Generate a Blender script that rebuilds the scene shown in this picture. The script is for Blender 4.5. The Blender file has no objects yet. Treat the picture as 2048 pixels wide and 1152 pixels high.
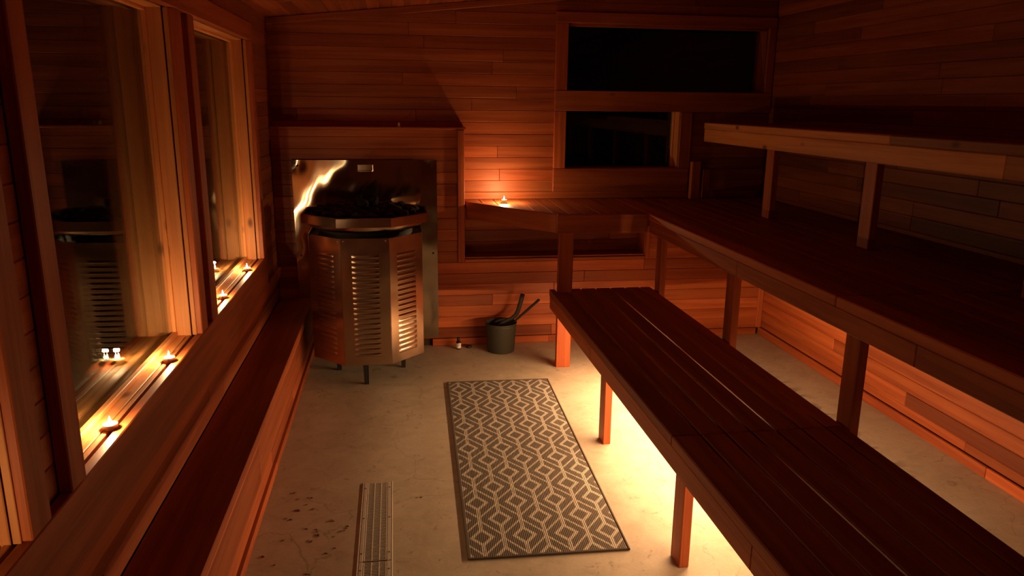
import bpy, bmesh, math, random
from mathutils import Vector, Matrix, noise
random.seed(7)
scene = bpy.context.scene
col = scene.collection

# ------------------------------------------------------------------ camera, world, exposure
CAM_H = 1.65
def camera_matrix(yaw, pitch, roll):
    cy, sy, cp, sp = math.cos(yaw), math.sin(yaw), math.cos(pitch), math.sin(pitch)
    f = Vector((sy*cp, cy*cp, -sp)); r = Vector((cy, -sy, 0)); d = f.cross(r)
    r2 = math.cos(roll)*r + math.sin(roll)*d
    d2 = -math.sin(roll)*r + math.cos(roll)*d
    m = Matrix((r2, -d2, -f)).transposed().to_4x4()
    m.translation = Vector((0, 0, CAM_H))
    return m
cam_data = bpy.data.cameras.new('camera')
cam = bpy.data.objects.new('camera', cam_data)
col.objects.link(cam)
cam.matrix_world = camera_matrix(0.15489902, 0.24043589, -0.01121028)
cam_data.sensor_width = 36.0
cam_data.lens = 1511.14155/2048*36
cam_data.clip_start = 0.02
scene.camera = cam

world = bpy.data.worlds.new('night')
scene.world = world
world.use_nodes = True
world.node_tree.nodes['Background'].inputs['Color'].default_value = (0.02, 0.03, 0.05, 1)
world.node_tree.nodes['Background'].inputs['Strength'].default_value = 0.004
scene.view_settings.view_transform = 'Standard'
scene.view_settings.look = 'None'
scene.view_settings.gamma = 1.0
scene.view_settings.use_curve_mapping = False
scene.view_settings.exposure = -0.08

LED_COLOR = (1.0, 0.59, 0.275)
LED_STRENGTH = 415.0          # emission of the light strip under the lower bench
FLAME_COLOR = (1.0, 0.63, 0.29)
FLAME_WATT = 2.8             # point light inside each tealight flame

# ------------------------------------------------------------------ helpers
def mesh_from(name, verts, faces):
    me = bpy.data.meshes.new(name)
    me.from_pydata([tuple(v) for v in verts], [], faces)
    me.update()
    return me

def link(name, me, mat, parent=None, loc=(0, 0, 0), rot=(0, 0, 0), tint=None, smooth=False):
    o = bpy.data.objects.new(name, me)
    col.objects.link(o)
    if mat is not None and me is not None and len(me.materials) == 0:
        me.materials.append(mat)
    o.location = loc
    o.rotation_euler = rot
    if parent is not None:
        o.parent = parent
    if tint is not None:
        o.color = (tint[0], tint[1], tint[2], 1) if not isinstance(tint, float) else (tint, tint, tint, 1)
    if smooth and me is not None:
        for p in me.polygons:
            p.use_smooth = True
    return o

def tag(o, label, category, group=None, kind=None):
    o['label'] = label
    o['category'] = category
    if group: o['group'] = group
    if kind: o['kind'] = kind
    return o

def empty(name, loc=(0, 0, 0)):
    o = bpy.data.objects.new(name, None)
    o.empty_display_size = 0.05
    col.objects.link(o)
    o.location = loc
    return o

def cbox_data(sx, sy, sz, c):
    """chamfered box centred on the origin: 24 vertices, 26 faces"""
    hx, hy, hz = sx/2, sy/2, sz/2
    c = min(c, hx*0.45, hy*0.45, hz*0.45)
    V, idx = [], {}
    for ix in (-1, 1):
        for iy in (-1, 1):
            for iz in (-1, 1):
                for k in range(3):
                    p = [ix*hx, iy*hy, iz*hz]
                    s = [ix, iy, iz]
                    for a in range(3):
                        if a != k:
                            p[a] -= s[a]*c
                    idx[(ix, iy, iz, k)] = len(V)
                    V.append(p)
    F = []
    for k in range(3):
        a, b = [q for q in range(3) if q != k]
        for s in (-1, 1):
            ring = []
            for (sa, sb) in ((-1, -1), (1, -1), (1, 1), (-1, 1)):
                t = [0, 0, 0]; t[k] = s; t[a] = sa; t[b] = sb
                ring.append(idx[(t[0], t[1], t[2], k)])
            F.append(ring)
    for k in range(3):      # edges running along axis k
        a, b = [q for q in range(3) if q != k]
        for sa in (-1, 1):
            for sb in (-1, 1):
                t0 = [0, 0, 0]; t0[k] = -1; t0[a] = sa; t0[b] = sb
                t1 = list(t0); t1[k] = 1
                F.append([idx[(*t0, a)], idx[(*t1, a)], idx[(*t1, b)], idx[(*t0, b)]])
    for ix in (-1, 1):
        for iy in (-1, 1):
            for iz in (-1, 1):
                F.append([idx[(ix, iy, iz, k)] for k in range(3)])
    # orient outward
    out = []
    for f in F:
        ps = [Vector(V[i]) for i in f]
        n = (ps[1]-ps[0]).cross(ps[2]-ps[0])
        cen = sum(ps, Vector())/len(ps)
        out.append(f if n.dot(cen) > 0 else f[::-1])
    return V, out

def box(name, x0, x1, y0, y1, z0, z1, mat, parent=None, c=0.003, tint=None, base=(0, 0, 0)):
    """chamfered box given by its extents in room coordinates; base = the parent's location"""
    V, F = cbox_data(x1-x0, y1-y0, z1-z0, c)
    me = mesh_from(name, V, F)
    return link(name, me, mat, parent, ((x0+x1)/2-base[0], (y0+y1)/2-base[1], (z0+z1)/2-base[2]), tint=tint)

def boxes_mesh(name, rects):
    """several plain boxes (room coordinates) joined into one mesh"""
    V, F = [], []
    for (x0, x1, y0, y1, z0, z1) in rects:
        n = len(V)
        V += [(x0, y0, z0), (x1, y0, z0), (x1, y1, z0), (x0, y1, z0), (x0, y0, z1), (x1, y0, z1), (x1, y1, z1), (x0, y1, z1)]
        F += [[n+i for i in f] for f in ((3, 2, 1, 0), (4, 5, 6, 7), (0, 1, 5, 4), (1, 2, 6, 5), (2, 3, 7, 6), (3, 0, 4, 7))]
    return mesh_from(name, V, F)

def prism(poly, z0, z1):
    """vertical prism over a plan polygon (counter-clockwise)"""
    n = len(poly)
    V = [(x, y, z0) for x, y in poly] + [(x, y, z1) for x, y in poly]
    F = [list(range(n))[::-1], [n+i for i in range(n)]]
    for i in range(n):
        j = (i+1) % n
        F.append([i, j, n+j, n+i])
    return V, F

def lathe(profile, seg=32, cap_top=False, cap_bottom=False):
    V, F = [], []
    for r, z in profile:
        for i in range(seg):
            a = 2*math.pi*i/seg
            V.append((r*math.cos(a), r*math.sin(a), z))
    for k in range(len(profile)-1):
        for i in range(seg):
            j = (i+1) % seg
            F.append([k*seg+i, k*seg+j, (k+1)*seg+j, (k+1)*seg+i])
    if cap_bottom: F.append([i for i in range(seg)][::-1])
    if cap_top:
        b = (len(profile)-1)*seg
        F.append([b+i for i in range(seg)])
    return V, F

def tube(points, radius, seg=8, flat=(1.0, 1.0), ends=True, side=None):
    """tube along a path; flat scales the two cross-section axes; radius may be a list"""
    pts = [Vector(p) for p in points]
    V, F = [], []
    up0 = Vector((0, 0, 1))
    for k, p in enumerate(pts):
        t = (pts[min(k+1, len(pts)-1)] - pts[max(k-1, 0)]).normalized()
        ref = up0 if abs(t.dot(up0)) < 0.95 else Vector((0, 1, 0))
        s = t.cross(ref).normalized() if side is None else (Vector(side) - t*t.dot(Vector(side))).normalized()
        u = s.cross(t).normalized()
        r = radius[k] if isinstance(radius, (list, tuple)) else radius
        for i in range(seg):
            a = 2*math.pi*i/seg
            V.append(p + s*(math.cos(a)*r*flat[0]) + u*(math.sin(a)*r*flat[1]))
    for k in range(len(pts)-1):
        for i in range(seg):
            j = (i+1) % seg
            F.append([k*seg+i, (k+1)*seg+i, (k+1)*seg+j, k*seg+j])
    if ends:
        F.append(list(range(seg)))
        b = (len(pts)-1)*seg
        F.append([b+i for i in range(seg)][::-1])
    return V, F

# ------------------------------------------------------------------ materials
def new_mat(name):
    m = bpy.data.materials.new(name)
    m.use_nodes = True
    nt = m.node_tree
    bsdf = nt.nodes['Principled BSDF']
    return m, nt, bsdf

def N(nt, kind, **kw):
    n = nt.nodes.new(kind)
    for k, v in kw.items():
        setattr(n, k, v)
    return n

def math_node(nt, op, a, b=None, c=None):
    n = N(nt, 'ShaderNodeMath', operation=op)
    for i, v in enumerate((a, b, c)):
        if v is None: continue
        if isinstance(v, (int, float)): n.inputs[i].default_value = v
        else: nt.links.new(v, n.inputs[i])
    return n.outputs[0]

def cedar(name, axis, light=(0.46, 0.118, 0.034), dark=(0.28, 0.055, 0.014), rough=0.5, knots=False):
    """cedar with its grain along local axis 0, 1 or 2; every object has its own stretch of grain and its own tint (object colour)"""
    m, nt, b = new_mat(name)
    L = nt.links.new
    tc = N(nt, 'ShaderNodeTexCoord')
    oi = N(nt, 'ShaderNodeObjectInfo')
    off = N(nt, 'ShaderNodeVectorMath', operation='SCALE')
    off.inputs[0].default_value = (17.3, 31.1, 23.7)
    L(oi.outputs['Random'], off.inputs['Scale'])
    add = N(nt, 'ShaderNodeVectorMath', operation='ADD')
    L(tc.outputs['Object'], add.inputs[0]); L(off.outputs[0], add.inputs[1])
    mp = N(nt, 'ShaderNodeMapping')
    sc = [22.0, 22.0, 22.0]; sc[axis] = 0.9
    mp.inputs['Scale'].default_value = sc
    L(add.outputs[0], mp.inputs['Vector'])
    n1 = N(nt, 'ShaderNodeTexNoise')
    n1.inputs['Scale'].default_value = 1.0; n1.inputs['Detail'].default_value = 5; n1.inputs['Distortion'].default_value = 0.6
    L(mp.outputs[0], n1.inputs['Vector'])
    mp2 = N(nt, 'ShaderNodeMapping')
    sc = [260.0, 260.0, 260.0]; sc[axis] = 5.0
    mp2.inputs['Scale'].default_value = sc
    L(add.outputs[0], mp2.inputs['Vector'])
    n2 = N(nt, 'ShaderNodeTexNoise')
    n2.inputs['Scale'].default_value = 1.0; n2.inputs['Detail'].default_value = 3
    L(mp2.outputs[0], n2.inputs['Vector'])
    mixf = math_node(nt, 'ADD', math_node(nt, 'MULTIPLY', n1.outputs['Fac'], 0.75), math_node(nt, 'MULTIPLY', n2.outputs['Fac'], 0.25))
    ramp = N(nt, 'ShaderNodeValToRGB')
    ramp.color_ramp.elements[0].position = 0.36; ramp.color_ramp.elements[0].color = (*dark, 1)
    ramp.color_ramp.elements[1].position = 0.60; ramp.color_ramp.elements[1].color = (*light, 1)
    L(mixf, ramp.inputs['Fac'])
    cur = ramp.outputs['Color']
    if knots:
        mp3 = N(nt, 'ShaderNodeMapping')
        sc = [9.0, 9.0, 9.0]; sc[axis] = 4.5
        mp3.inputs['Scale'].default_value = sc
        L(add.outputs[0], mp3.inputs['Vector'])
        vo = N(nt, 'ShaderNodeTexVoronoi'); vo.inputs['Scale'].default_value = 1.0
        L(mp3.outputs[0], vo.inputs['Vector'])
        kr = N(nt, 'ShaderNodeMapRange')
        kr.inputs['From Min'].default_value = 0.06; kr.inputs['From Max'].default_value = 0.17
        kr.inputs['To Min'].default_value = 0.85; kr.inputs['To Max'].default_value = 0.0
        L(vo.outputs['Distance'], kr.inputs['Value'])
        mk = N(nt, 'ShaderNodeMix', data_type='RGBA')
        L(kr.outputs[0], mk.inputs['Factor'])
        L(cur, mk.inputs['A']); mk.inputs['B'].default_value = (0.10, 0.03, 0.012, 1)
        cur = mk.outputs['Result']
    mul = N(nt, 'ShaderNodeMix', data_type='RGBA', blend_type='MULTIPLY')
    mul.inputs['Factor'].default_value = 1.0
    L(cur, mul.inputs['A']); L(oi.outputs['Color'], mul.inputs['B'])
    L(mul.outputs['Result'], b.inputs['Base Color'])
    b.inputs['Roughness'].default_value = rough
    b.inputs['Specular IOR Level'].default_value = 0.35
    bump = N(nt, 'ShaderNodeBump')
    bump.inputs['Strength'].default_value = 0.12; bump.inputs['Distance'].default_value = 0.002
    L(mixf, bump.inputs['Height']); L(bump.outputs[0], b.inputs['Normal'])
    return m

def plain(name, color, rough=0.5, metal=0.0, bump=0.0, bump_scale=60.0, var=0.0):
    m, nt, b = new_mat(name)
    L = nt.links.new
    tc = N(nt, 'ShaderNodeTexCoord')
    ns = N(nt, 'ShaderNodeTexNoise'); ns.inputs['Scale'].default_value = bump_scale; ns.inputs['Detail'].default_value = 4
    L(tc.outputs['Object'], ns.inputs['Vector'])
    mx = N(nt, 'ShaderNodeMix', data_type='RGBA')
    mx.inputs['A'].default_value = (*[c*(1-var) for c in color], 1)
    mx.inputs['B'].default_value = (*[min(1, c*(1+var)) for c in color], 1)
    L(ns.outputs['Fac'], mx.inputs['Factor'])
    L(mx.outputs['Result'], b.inputs['Base Color'])
    b.inputs['Roughness'].default_value = rough
    b.inputs['Metallic'].default_value = metal
    if bump:
        bp = N(nt, 'ShaderNodeBump'); bp.inputs['Strength'].default_value = bump; bp.inputs['Distance'].default_value = 0.003
        L(ns.outputs['Fac'], bp.inputs['Height']); L(bp.outputs[0], b.inputs['Normal'])
    return m

def steel(name, color, rough, wave_scale, wave_strength, brush=0.04, aniso=0.0):
    """sheet steel: brushed, with slow waves in its surface"""
    m, nt, b = new_mat(name)
    L = nt.links.new
    tc = N(nt, 'ShaderNodeTexCoord')
    mp = N(nt, 'ShaderNodeMapping'); mp.inputs['Scale'].default_value = (400, 400, 3)
    L(tc.outputs['Object'], mp.inputs['Vector'])
    br = N(nt, 'ShaderNodeTexNoise'); br.inputs['Scale'].default_value = 1.0; br.inputs['Detail'].default_value = 3
    L(mp.outputs[0], br.inputs['Vector'])
    wv = N(nt, 'ShaderNodeTexNoise'); wv.inputs['Scale'].default_value = wave_scale; wv.inputs['Detail'].default_value = 1.0
    L(tc.outputs['Object'], wv.inputs['Vector'])
    b1 = N(nt, 'ShaderNodeBump'); b1.inputs['Strength'].default_value = 1.0; b1.inputs['Distance'].default_value = wave_strength
    L(wv.outputs['Fac'], b1.inputs['Height'])
    b2 = N(nt, 'ShaderNodeBump'); b2.inputs['Strength'].default_value = brush; b2.inputs['Distance'].default_value = 0.0005
    L(br.outputs['Fac'], b2.inputs['Height']); L(b1.outputs[0], b2.inputs['Normal'])
    L(b2.outputs[0], b.inputs['Normal'])
    b.inputs['Base Color'].default_value = (*color, 1)
    b.inputs['Metallic'].default_value = 1.0
    if aniso:
        b.inputs['Anisotropic'].default_value = aniso
        tv = N(nt, 'ShaderNodeCombineXYZ'); tv.inputs['Z'].default_value = 0.9; tv.inputs['X'].default_value = 0.44
        L(tv.outputs[0], b.inputs['Tangent'])
    rr = N(nt, 'ShaderNodeMapRange')
    rr.inputs['To Min'].default_value = rough*0.85; rr.inputs['To Max'].default_value = rough*1.15
    L(br.outputs['Fac'], rr.inputs['Value']); L(rr.outputs[0], b.inputs['Roughness'])
    return m

def emission(name, color, strength):
    m, nt, b = new_mat(name)
    nt.nodes.remove(b)
    e = N(nt, 'ShaderNodeEmission')
    e.inputs['Color'].default_value = (*color, 1); e.inputs['Strength'].default_value = strength
    nt.links.new(e.outputs[0], nt.nodes['Material Output'].inputs['Surface'])
    return m

def pane_mat(name):
    """clear window glass: transparent with a Fresnel reflection"""
    m, nt, b = new_mat(name)
    nt.nodes.remove(b)
    L = nt.links.new
    fr = N(nt, 'ShaderNodeFresnel')
    geo = N(nt, 'ShaderNodeNewGeometry')     # the same reflection from either side of a face
    L(math_node(nt, 'SUBTRACT', 1.52, math_node(nt, 'MULTIPLY', geo.outputs['Backfacing'], 1.52-1/1.52)), fr.inputs['IOR'])
    gl = N(nt, 'ShaderNodeBsdfGlossy'); gl.inputs['Roughness'].default_value = 0.0
    tr = N(nt, 'ShaderNodeBsdfTransparent'); tr.inputs['Color'].default_value = (0.93, 0.97, 0.95, 1)
    mx = N(nt, 'ShaderNodeMixShader')
    tc = N(nt, 'ShaderNodeTexCoord')
    ns = N(nt, 'ShaderNodeTexNoise'); ns.inputs['Scale'].default_value = 1.2
    L(tc.outputs['Object'], ns.inputs['Vector'])
    bp = N(nt, 'ShaderNodeBump'); bp.inputs['Strength'].default_value = 0.3; bp.inputs['Distance'].default_value = 0.002
    L(ns.outputs['Fac'], bp.inputs['Height']); L(bp.outputs[0], gl.inputs['Normal'])
    L(fr.outputs[0], mx.inputs[0]); L(tr.outputs[0], mx.inputs[1]); L(gl.outputs[0], mx.inputs[2])
    L(mx.outputs[0], nt.nodes['Material Output'].inputs['Surface'])
    return m

def concrete():
    m, nt, b = new_mat('concrete_floor')
    L = nt.links.new
    tc = N(nt, 'ShaderNodeTexCoord')
    def ns(scale, detail, dist=0.0, rough=0.55):
        n = N(nt, 'ShaderNodeTexNoise')
        n.inputs['Scale'].default_value = scale; n.inputs['Detail'].default_value = detail
        n.inputs['Distortion'].default_value = dist; n.inputs['Roughness'].default_value = rough
        L(tc.outputs['Object'], n.inputs['Vector'])
        return n.outputs['Fac']
    big, mid, fine = ns(2.2, 4, 0.6), ns(11.0, 6, 0.8), ns(70.0, 5)
    ramp = N(nt, 'ShaderNodeValToRGB')
    ramp.color_ramp.elements[0].position = 0.36; ramp.color_ramp.elements[0].color = (0.39, 0.325, 0.24, 1)
    ramp.color_ramp.elements[1].position = 0.66; ramp.color_ramp.elements[1].color = (0.56, 0.49, 0.385, 1)
    L(math_node(nt, 'ADD', math_node(nt, 'MULTIPLY', big, 0.4), math_node(nt, 'ADD', math_node(nt, 'MULTIPLY', mid, 0.4), math_node(nt, 'MULTIPLY', fine, 0.2))), ramp.inputs['Fac'])
    # dark spatters and trowel marks
    sp = N(nt, 'ShaderNodeMapRange')
    sp.inputs['From Min'].default_value = 0.64; sp.inputs['From Max'].default_value = 0.70
    L(ns(17.0, 3, 1.4), sp.inputs['Value'])
    # damp foot marks on the strip between the bench and the wall
    sx = N(nt, 'ShaderNodeSeparateXYZ'); L(tc.outputs['Object'], sx.inputs[0])
    def band(v, lo, hi, soft):
        a = N(nt, 'ShaderNodeMapRange'); a.interpolation_type = 'SMOOTHSTEP'
        a.inputs['From Min'].default_value = lo; a.inputs['From Max'].default_value = lo+soft; L(v, a.inputs['Value'])
        c = N(nt, 'ShaderNodeMapRange'); c.interpolation_type = 'SMOOTHSTEP'
        c.inputs['From Min'].default_value = hi-soft; c.inputs['From Max'].default_value = hi
        c.inputs['To Min'].default_value = 1; c.inputs['To Max'].default_value = 0; L(v, c.inputs['Value'])
        return math_node(nt, 'MULTIPLY', a.outputs[0], c.outputs[0])
    zone = math_node(nt, 'MULTIPLY', band(sx.outputs[0], 1.72, 2.42, 0.12), band(sx.outputs[1], 2.75, 4.45, 0.3))
    fm = N(nt, 'ShaderNodeMapRange')
    fm.inputs['From Min'].default_value = 0.50; fm.inputs['From Max'].default_value = 0.57
    mpf = N(nt, 'ShaderNodeMapping'); mpf.inputs['Scale'].default_value = (6.0, 11.0, 1.0)
    L(tc.outputs['Object'], mpf.inputs['Vector'])
    fnz = N(nt, 'ShaderNodeTexNoise'); fnz.inputs['Scale'].default_value = 1.0; fnz.inputs['Detail'].default_value = 2
    L(mpf.outputs[0], fnz.inputs['Vector'])
    L(fnz.outputs['Fac'], fm.inputs['Value'])
    stain = math_node(nt, 'MAXIMUM', math_node(nt, 'MULTIPLY', sp.outputs[0], 0.35), math_node(nt, 'MULTIPLY', math_node(nt, 'MULTIPLY', zone, fm.outputs[0]), 0.62))
    # hairline cracks
    wq = N(nt, 'ShaderNodeTexNoise'); wq.inputs['Scale'].default_value = 5.0; wq.inputs['Detail'].default_value = 4
    L(tc.outputs['Object'], wq.inputs['Vector'])
    wadd = N(nt, 'ShaderNodeVectorMath', operation='MULTIPLY_ADD')
    L(wq.outputs['Color'], wadd.inputs[0]); wadd.inputs[1].default_value = (0.25, 0.25, 0.0); L(tc.outputs['Object'], wadd.inputs[2])
    vo = N(nt, 'ShaderNodeTexVoronoi', feature='DISTANCE_TO_EDGE'); vo.inputs['Scale'].default_value = 1.6
    L(wadd.outputs[0], vo.inputs['Vector'])
    cr = N(nt, 'ShaderNodeMapRange')
    cr.inputs['From Min'].default_value = 0.0; cr.inputs['From Max'].default_value = 0.006
    cr.inputs['To Min'].default_value = 0.4; cr.inputs['To Max'].default_value = 0.0
    L(vo.outputs['Distance'], cr.inputs['Value'])
    stain = math_node(nt, 'MAXIMUM', stain, math_node(nt, 'MULTIPLY', cr.outputs[0], math_node(nt, 'GREATER_THAN', big, 0.5)))
    mx = N(nt, 'ShaderNodeMix', data_type='RGBA')
    L(stain, mx.inputs['Factor']); L(ramp.outputs['Color'], mx.inputs['A']); mx.inputs['B'].default_value = (0.12, 0.085, 0.055, 1)
    L(mx.outputs['Result'], b.inputs['Base Color'])
    b.inputs['Roughness'].default_value = 0.6
    b.inputs['Specular IOR Level'].default_value = 0.35
    bp = N(nt, 'ShaderNodeBump'); bp.inputs['Strength'].default_value = 0.35; bp.inputs['Distance'].default_value = 0.004
    L(mid, bp.inputs['Height']); L(bp.outputs[0], b.inputs['Normal'])
    return m

RUG_A, RUG_B = 0.1665, 0.2610
def rug_material(phase):
    """woven lattice of nested diamonds, in the rug's own coordinates"""
    m, nt, b = new_mat('woven_rug')
    L = nt.links.new
    tc = N(nt, 'ShaderNodeTexCoord'); sx = N(nt, 'ShaderNodeSeparateXYZ'); L(tc.outputs['Object'], sx.inputs[0])
    jit = N(nt, 'ShaderNodeTexNoise'); jit.inputs['Scale'].default_value = 130; L(tc.outputs['Object'], jit.inputs['Vector'])
    jv = math_node(nt, 'MULTIPLY', math_node(nt, 'SUBTRACT', jit.outputs['Fac'], 0.5), 0.008)
    u = math_node(nt, 'ADD', sx.outputs[0], jv); v = math_node(nt, 'ADD', sx.outputs[1], jv)
    p, q = 0.0500, 0.0655
    def dist(val, period, ph):
        # distance to the nearest lattice line
        t = math_node(nt, 'DIVIDE', math_node(nt, 'SUBTRACT', val, ph), period)
        fr = math_node(nt, 'ABSOLUTE', math_node(nt, 'SUBTRACT', t, math_node(nt, 'ROUND', t)))
        return math_node(nt, 'MULTIPLY', fr, period)
    u1, v1 = dist(u, RUG_A, phase[0]), dist(v, RUG_B, phase[1])
    u2, v2 = dist(u, RUG_A, phase[0]+RUG_A/2), dist(v, RUG_B, phase[1]+RUG_B/2)
    s1 = math_node(nt, 'ADD', math_node(nt, 'DIVIDE', u1, p), math_node(nt, 'DIVIDE', v1, q))
    s2 = math_node(nt, 'ADD', math_node(nt, 'DIVIDE', u2, p), math_node(nt, 'DIVIDE', v2, q))
    def both(a, c): return math_node(nt, 'MULTIPLY', a, c)
    def ring(s): return both(math_node(nt, 'GREATER_THAN', s, 0.635), math_node(nt, 'LESS_THAN', s, 1.0))
    def stem(uu, s): return both(both(math_node(nt, 'LESS_THAN', uu, 0.0078), math_node(nt, 'GREATER_THAN', uu, 0.0009)), math_node(nt, 'GREATER_THAN', s, 0.95))
    mid = math_node(nt, 'LESS_THAN', math_node(nt, 'ABSOLUTE', math_node(nt, 'SUBTRACT', s1, s2)), 0.225)
    lightm = mid
    for t in (ring(s1), ring(s2), stem(u1, s1), stem(u2, s2)):
        lightm = math_node(nt, 'MAXIMUM', lightm, t)
    # dark bound edge
    ex = math_node(nt, 'LESS_THAN', math_node(nt, 'ABSOLUTE', sx.outputs[0]), 0.2975)
    ey = math_node(nt, 'LESS_THAN', math_node(nt, 'ABSOLUTE', sx.outputs[1]), 0.906)
    lightm = both(both(lightm, ex), ey)
    yn = N(nt, 'ShaderNodeTexNoise'); yn.inputs['Scale'].default_value = 260; L(tc.outputs['Object'], yn.inputs['Vector'])
    ca = N(nt, 'ShaderNodeMix', data_type='RGBA'); ca.inputs['A'].default_value = (0.105, 0.09, 0.075, 1); ca.inputs['B'].default_value = (0.19, 0.165, 0.14, 1); L(yn.outputs['Fac'], ca.inputs['Factor'])
    cb = N(nt, 'ShaderNodeMix', data_type='RGBA'); cb.inputs['A'].default_value = (0.40, 0.36, 0.30, 1); cb.inputs['B'].default_value = (0.58, 0.54, 0.47, 1); L(yn.outputs['Fac'], cb.inputs['Factor'])
    mx = N(nt, 'ShaderNodeMix', data_type='RGBA'); L(lightm, mx.inputs['Factor']); L(ca.outputs['Result'], mx.inputs['A']); L(cb.outputs['Result'], mx.inputs['B'])
    L(mx.outputs['Result'], b.inputs['Base Color'])
    b.inputs['Roughness'].default_value = 0.95; b.inputs['Specular IOR Level'].default_value = 0.1
    rib = math_node(nt, 'SINE', math_node(nt, 'MULTIPLY', sx.outputs[0], 2*math.pi/0.0075))
    h = math_node(nt, 'ADD', math_node(nt, 'MULTIPLY', rib, 0.5), math_node(nt, 'MULTIPLY', lightm, 1.6))
    bp = N(nt, 'ShaderNodeBump'); bp.inputs['Strength'].default_value = 0.7; bp.inputs['Distance'].default_value = 0.0018
    L(h, bp.inputs['Height']); L(bp.outputs[0], b.inputs['Normal'])
    return m

CX, CY, CZ = cedar('cedar_along_x', 0), cedar('cedar_along_y', 1), cedar('cedar_along_z', 2)
KZ = cedar('knotty_cedar_along_z', 2, light=(0.66, 0.275, 0.095), dark=(0.48, 0.165, 0.052), knots=True)
KY = cedar('knotty_cedar_along_y', 1, light=(0.66, 0.275, 0.095), dark=(0.48, 0.165, 0.052), knots=True)
KX = cedar('knotty_cedar_along_x', 0, light=(0.50, 0.15, 0.045), dark=(0.34, 0.08, 0.022), knots=True)
BACKING = plain('dark_backing', (0.05, 0.02, 0.01), 0.9)
FLOOR = concrete()
GLASS = pane_mat('window_glass')
SHEET = steel('reflector_steel', (0.58, 0.50, 0.40), 0.095, 4.0, 0.009, 0.01, 1.0)
STEEL = steel('heater_steel', (0.54, 0.40, 0.30), 0.20, 4.0, 0.010, 0.03, 0.6)
DRAIN = plain('drain_plastic', (0.52, 0.47, 0.40), 0.5, var=0.1)
BLACK = plain('black_paint', (0.012, 0.011, 0.010), 0.55, bump=0.1)
STONE = plain('heater_stone', (0.035, 0.030, 0.028), 0.9, bump=0.8, bump_scale=25, var=0.4)

def rnd_tint(lo=0.72, hi=1.12):
    k = random.uniform(lo, hi)
    w = random.uniform(-0.06, 0.06)
    return (k, k*(1+w), k*(1+w*1.5))

# ------------------------------------------------------------------ dimensions of the room
XL, XR = -0.775, 2.655           # faces of the side walls' boards
YF, YW, YN = 5.043, 5.20, -1.30  # lower / upper faces of the back wall, wall behind the camera
SILL, HEAD = 0.772, 1.96
WIN = [(0.35, 1.50), (1.78, 2.93), (3.20, 4.385)]
def ceil_z(x): return 2.235 + 0.104*x

def board_rows(parent, axis, const, a0, a1, edges, mat, depth, sign, joints=(0.9, 2.0), tints=None, lo=0.72, hi=1.12):
    """boards lying along axis ('x' or 'y') on a wall face at const; edges = the z of the joints between rows; boards end at random joints"""
    for r in range(len(edges)-1):
        z0, z1 = edges[r], edges[r+1]
        cuts = None
        if tints and r in tints:
            cuts = tints[r]
        else:
            cuts, s = [], a0
            while s < a1:
                e = s + random.uniform(*joints)
                if e > a1-0.25: e = a1
                cuts.append((s, e, rnd_tint(lo, hi)))
                s = e
        for (s, e, t) in cuts:
            d = random.uniform(-0.0008, 0.0008)
            p, q = const+d, const+sign*depth
            if axis == 'x':
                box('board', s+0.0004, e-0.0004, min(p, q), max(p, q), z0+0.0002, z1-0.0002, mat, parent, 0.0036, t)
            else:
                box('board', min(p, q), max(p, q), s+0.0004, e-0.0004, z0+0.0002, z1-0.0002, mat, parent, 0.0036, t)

# ------------------------------------------------------------------ floor
fl = link('floor', boxes_mesh('floor', [(XL-0.3, XR+0.3, YN-0.2, YW+0.3, -0.10, 0.0)]), FLOOR)
tag(fl, 'worn beige concrete floor with stains and hairline cracks', 'floor', kind='structure')

# ------------------------------------------------------------------ back wall
E0 = [0.051+0.0765*k for k in range(20)]
wb = link('wall_back', boxes_mesh('wall_back', [
    (XL-0.2, 1.15, YW+0.014, YW+0.16, 0, 2.75), (1.15, XR+0.2, YW+0.014, YW+0.16, 2.19, 2.75),
    (1.15, XR+0.2, YW+0.014, YW+0.16, 1.62, 1.715), (2.0, XR+0.2, YW+0.014, YW+0.16, 1.19, 1.62),
    (1.15, XR+0.2, YW+0.014, YW+0.16, 0, 1.19), (2.60, XR+0.2, YW+0.014, YW+0.16, 1.715, 2.19)]), BACKING)
tag(wb, 'back wall of horizontal red cedar boards above the stove surround', 'wall', kind='structure')
EU = [0.9704+0.0786*k for k in range(16)]
board_rows(wb, 'x', YW, XL-0.1, 1.10, EU, CX, 0.014, 1, tints={
    7: [(XL-0.1, -0.62, (0.80, 0.80, 0.8)), (-0.62, 0.15, (1.12, 1.1, 1.05)), (0.15, 1.10, (1.0, 1.0, 1.0))],
    6: [(XL-0.1, -0.1, (1.0, 1.0, 1.0)), (-0.1, 1.10, (1.12, 1.12, 1.1))],
    4: [(XL-0.1, 0.70, (1.18, 1.15, 1.1)), (0.70, 1.10, (0.92, 0.9, 0.9))],
    5: [(XL-0.1, 1.10, (0.80, 0.78, 0.78))]}, lo=0.82, hi=1.05)
board_rows(wb, 'x', YW, XL-0.1, XR, [EU[-1]+0.0786*k for k in range(6)], CX, 0.014, 1, lo=0.8, hi=1.0)
board_rows(wb, 'x', YW, 2.08, XR, EU[:9], CX, 0.014, 1, lo=0.7, hi=1.0)
board_rows(wb, 'x', YW, 0.40, 1.80, [0.625+0.0786*k for k in range(5)], CX, 0.014, 1, lo=0.7, hi=0.95)
# strip along the foot of the upper boards, behind the corner bench
box('skirt_board', 0.46, 2.60, YW-0.012, YW, 1.001, 1.047, CX, wb, 0.002, 1.05)

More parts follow.
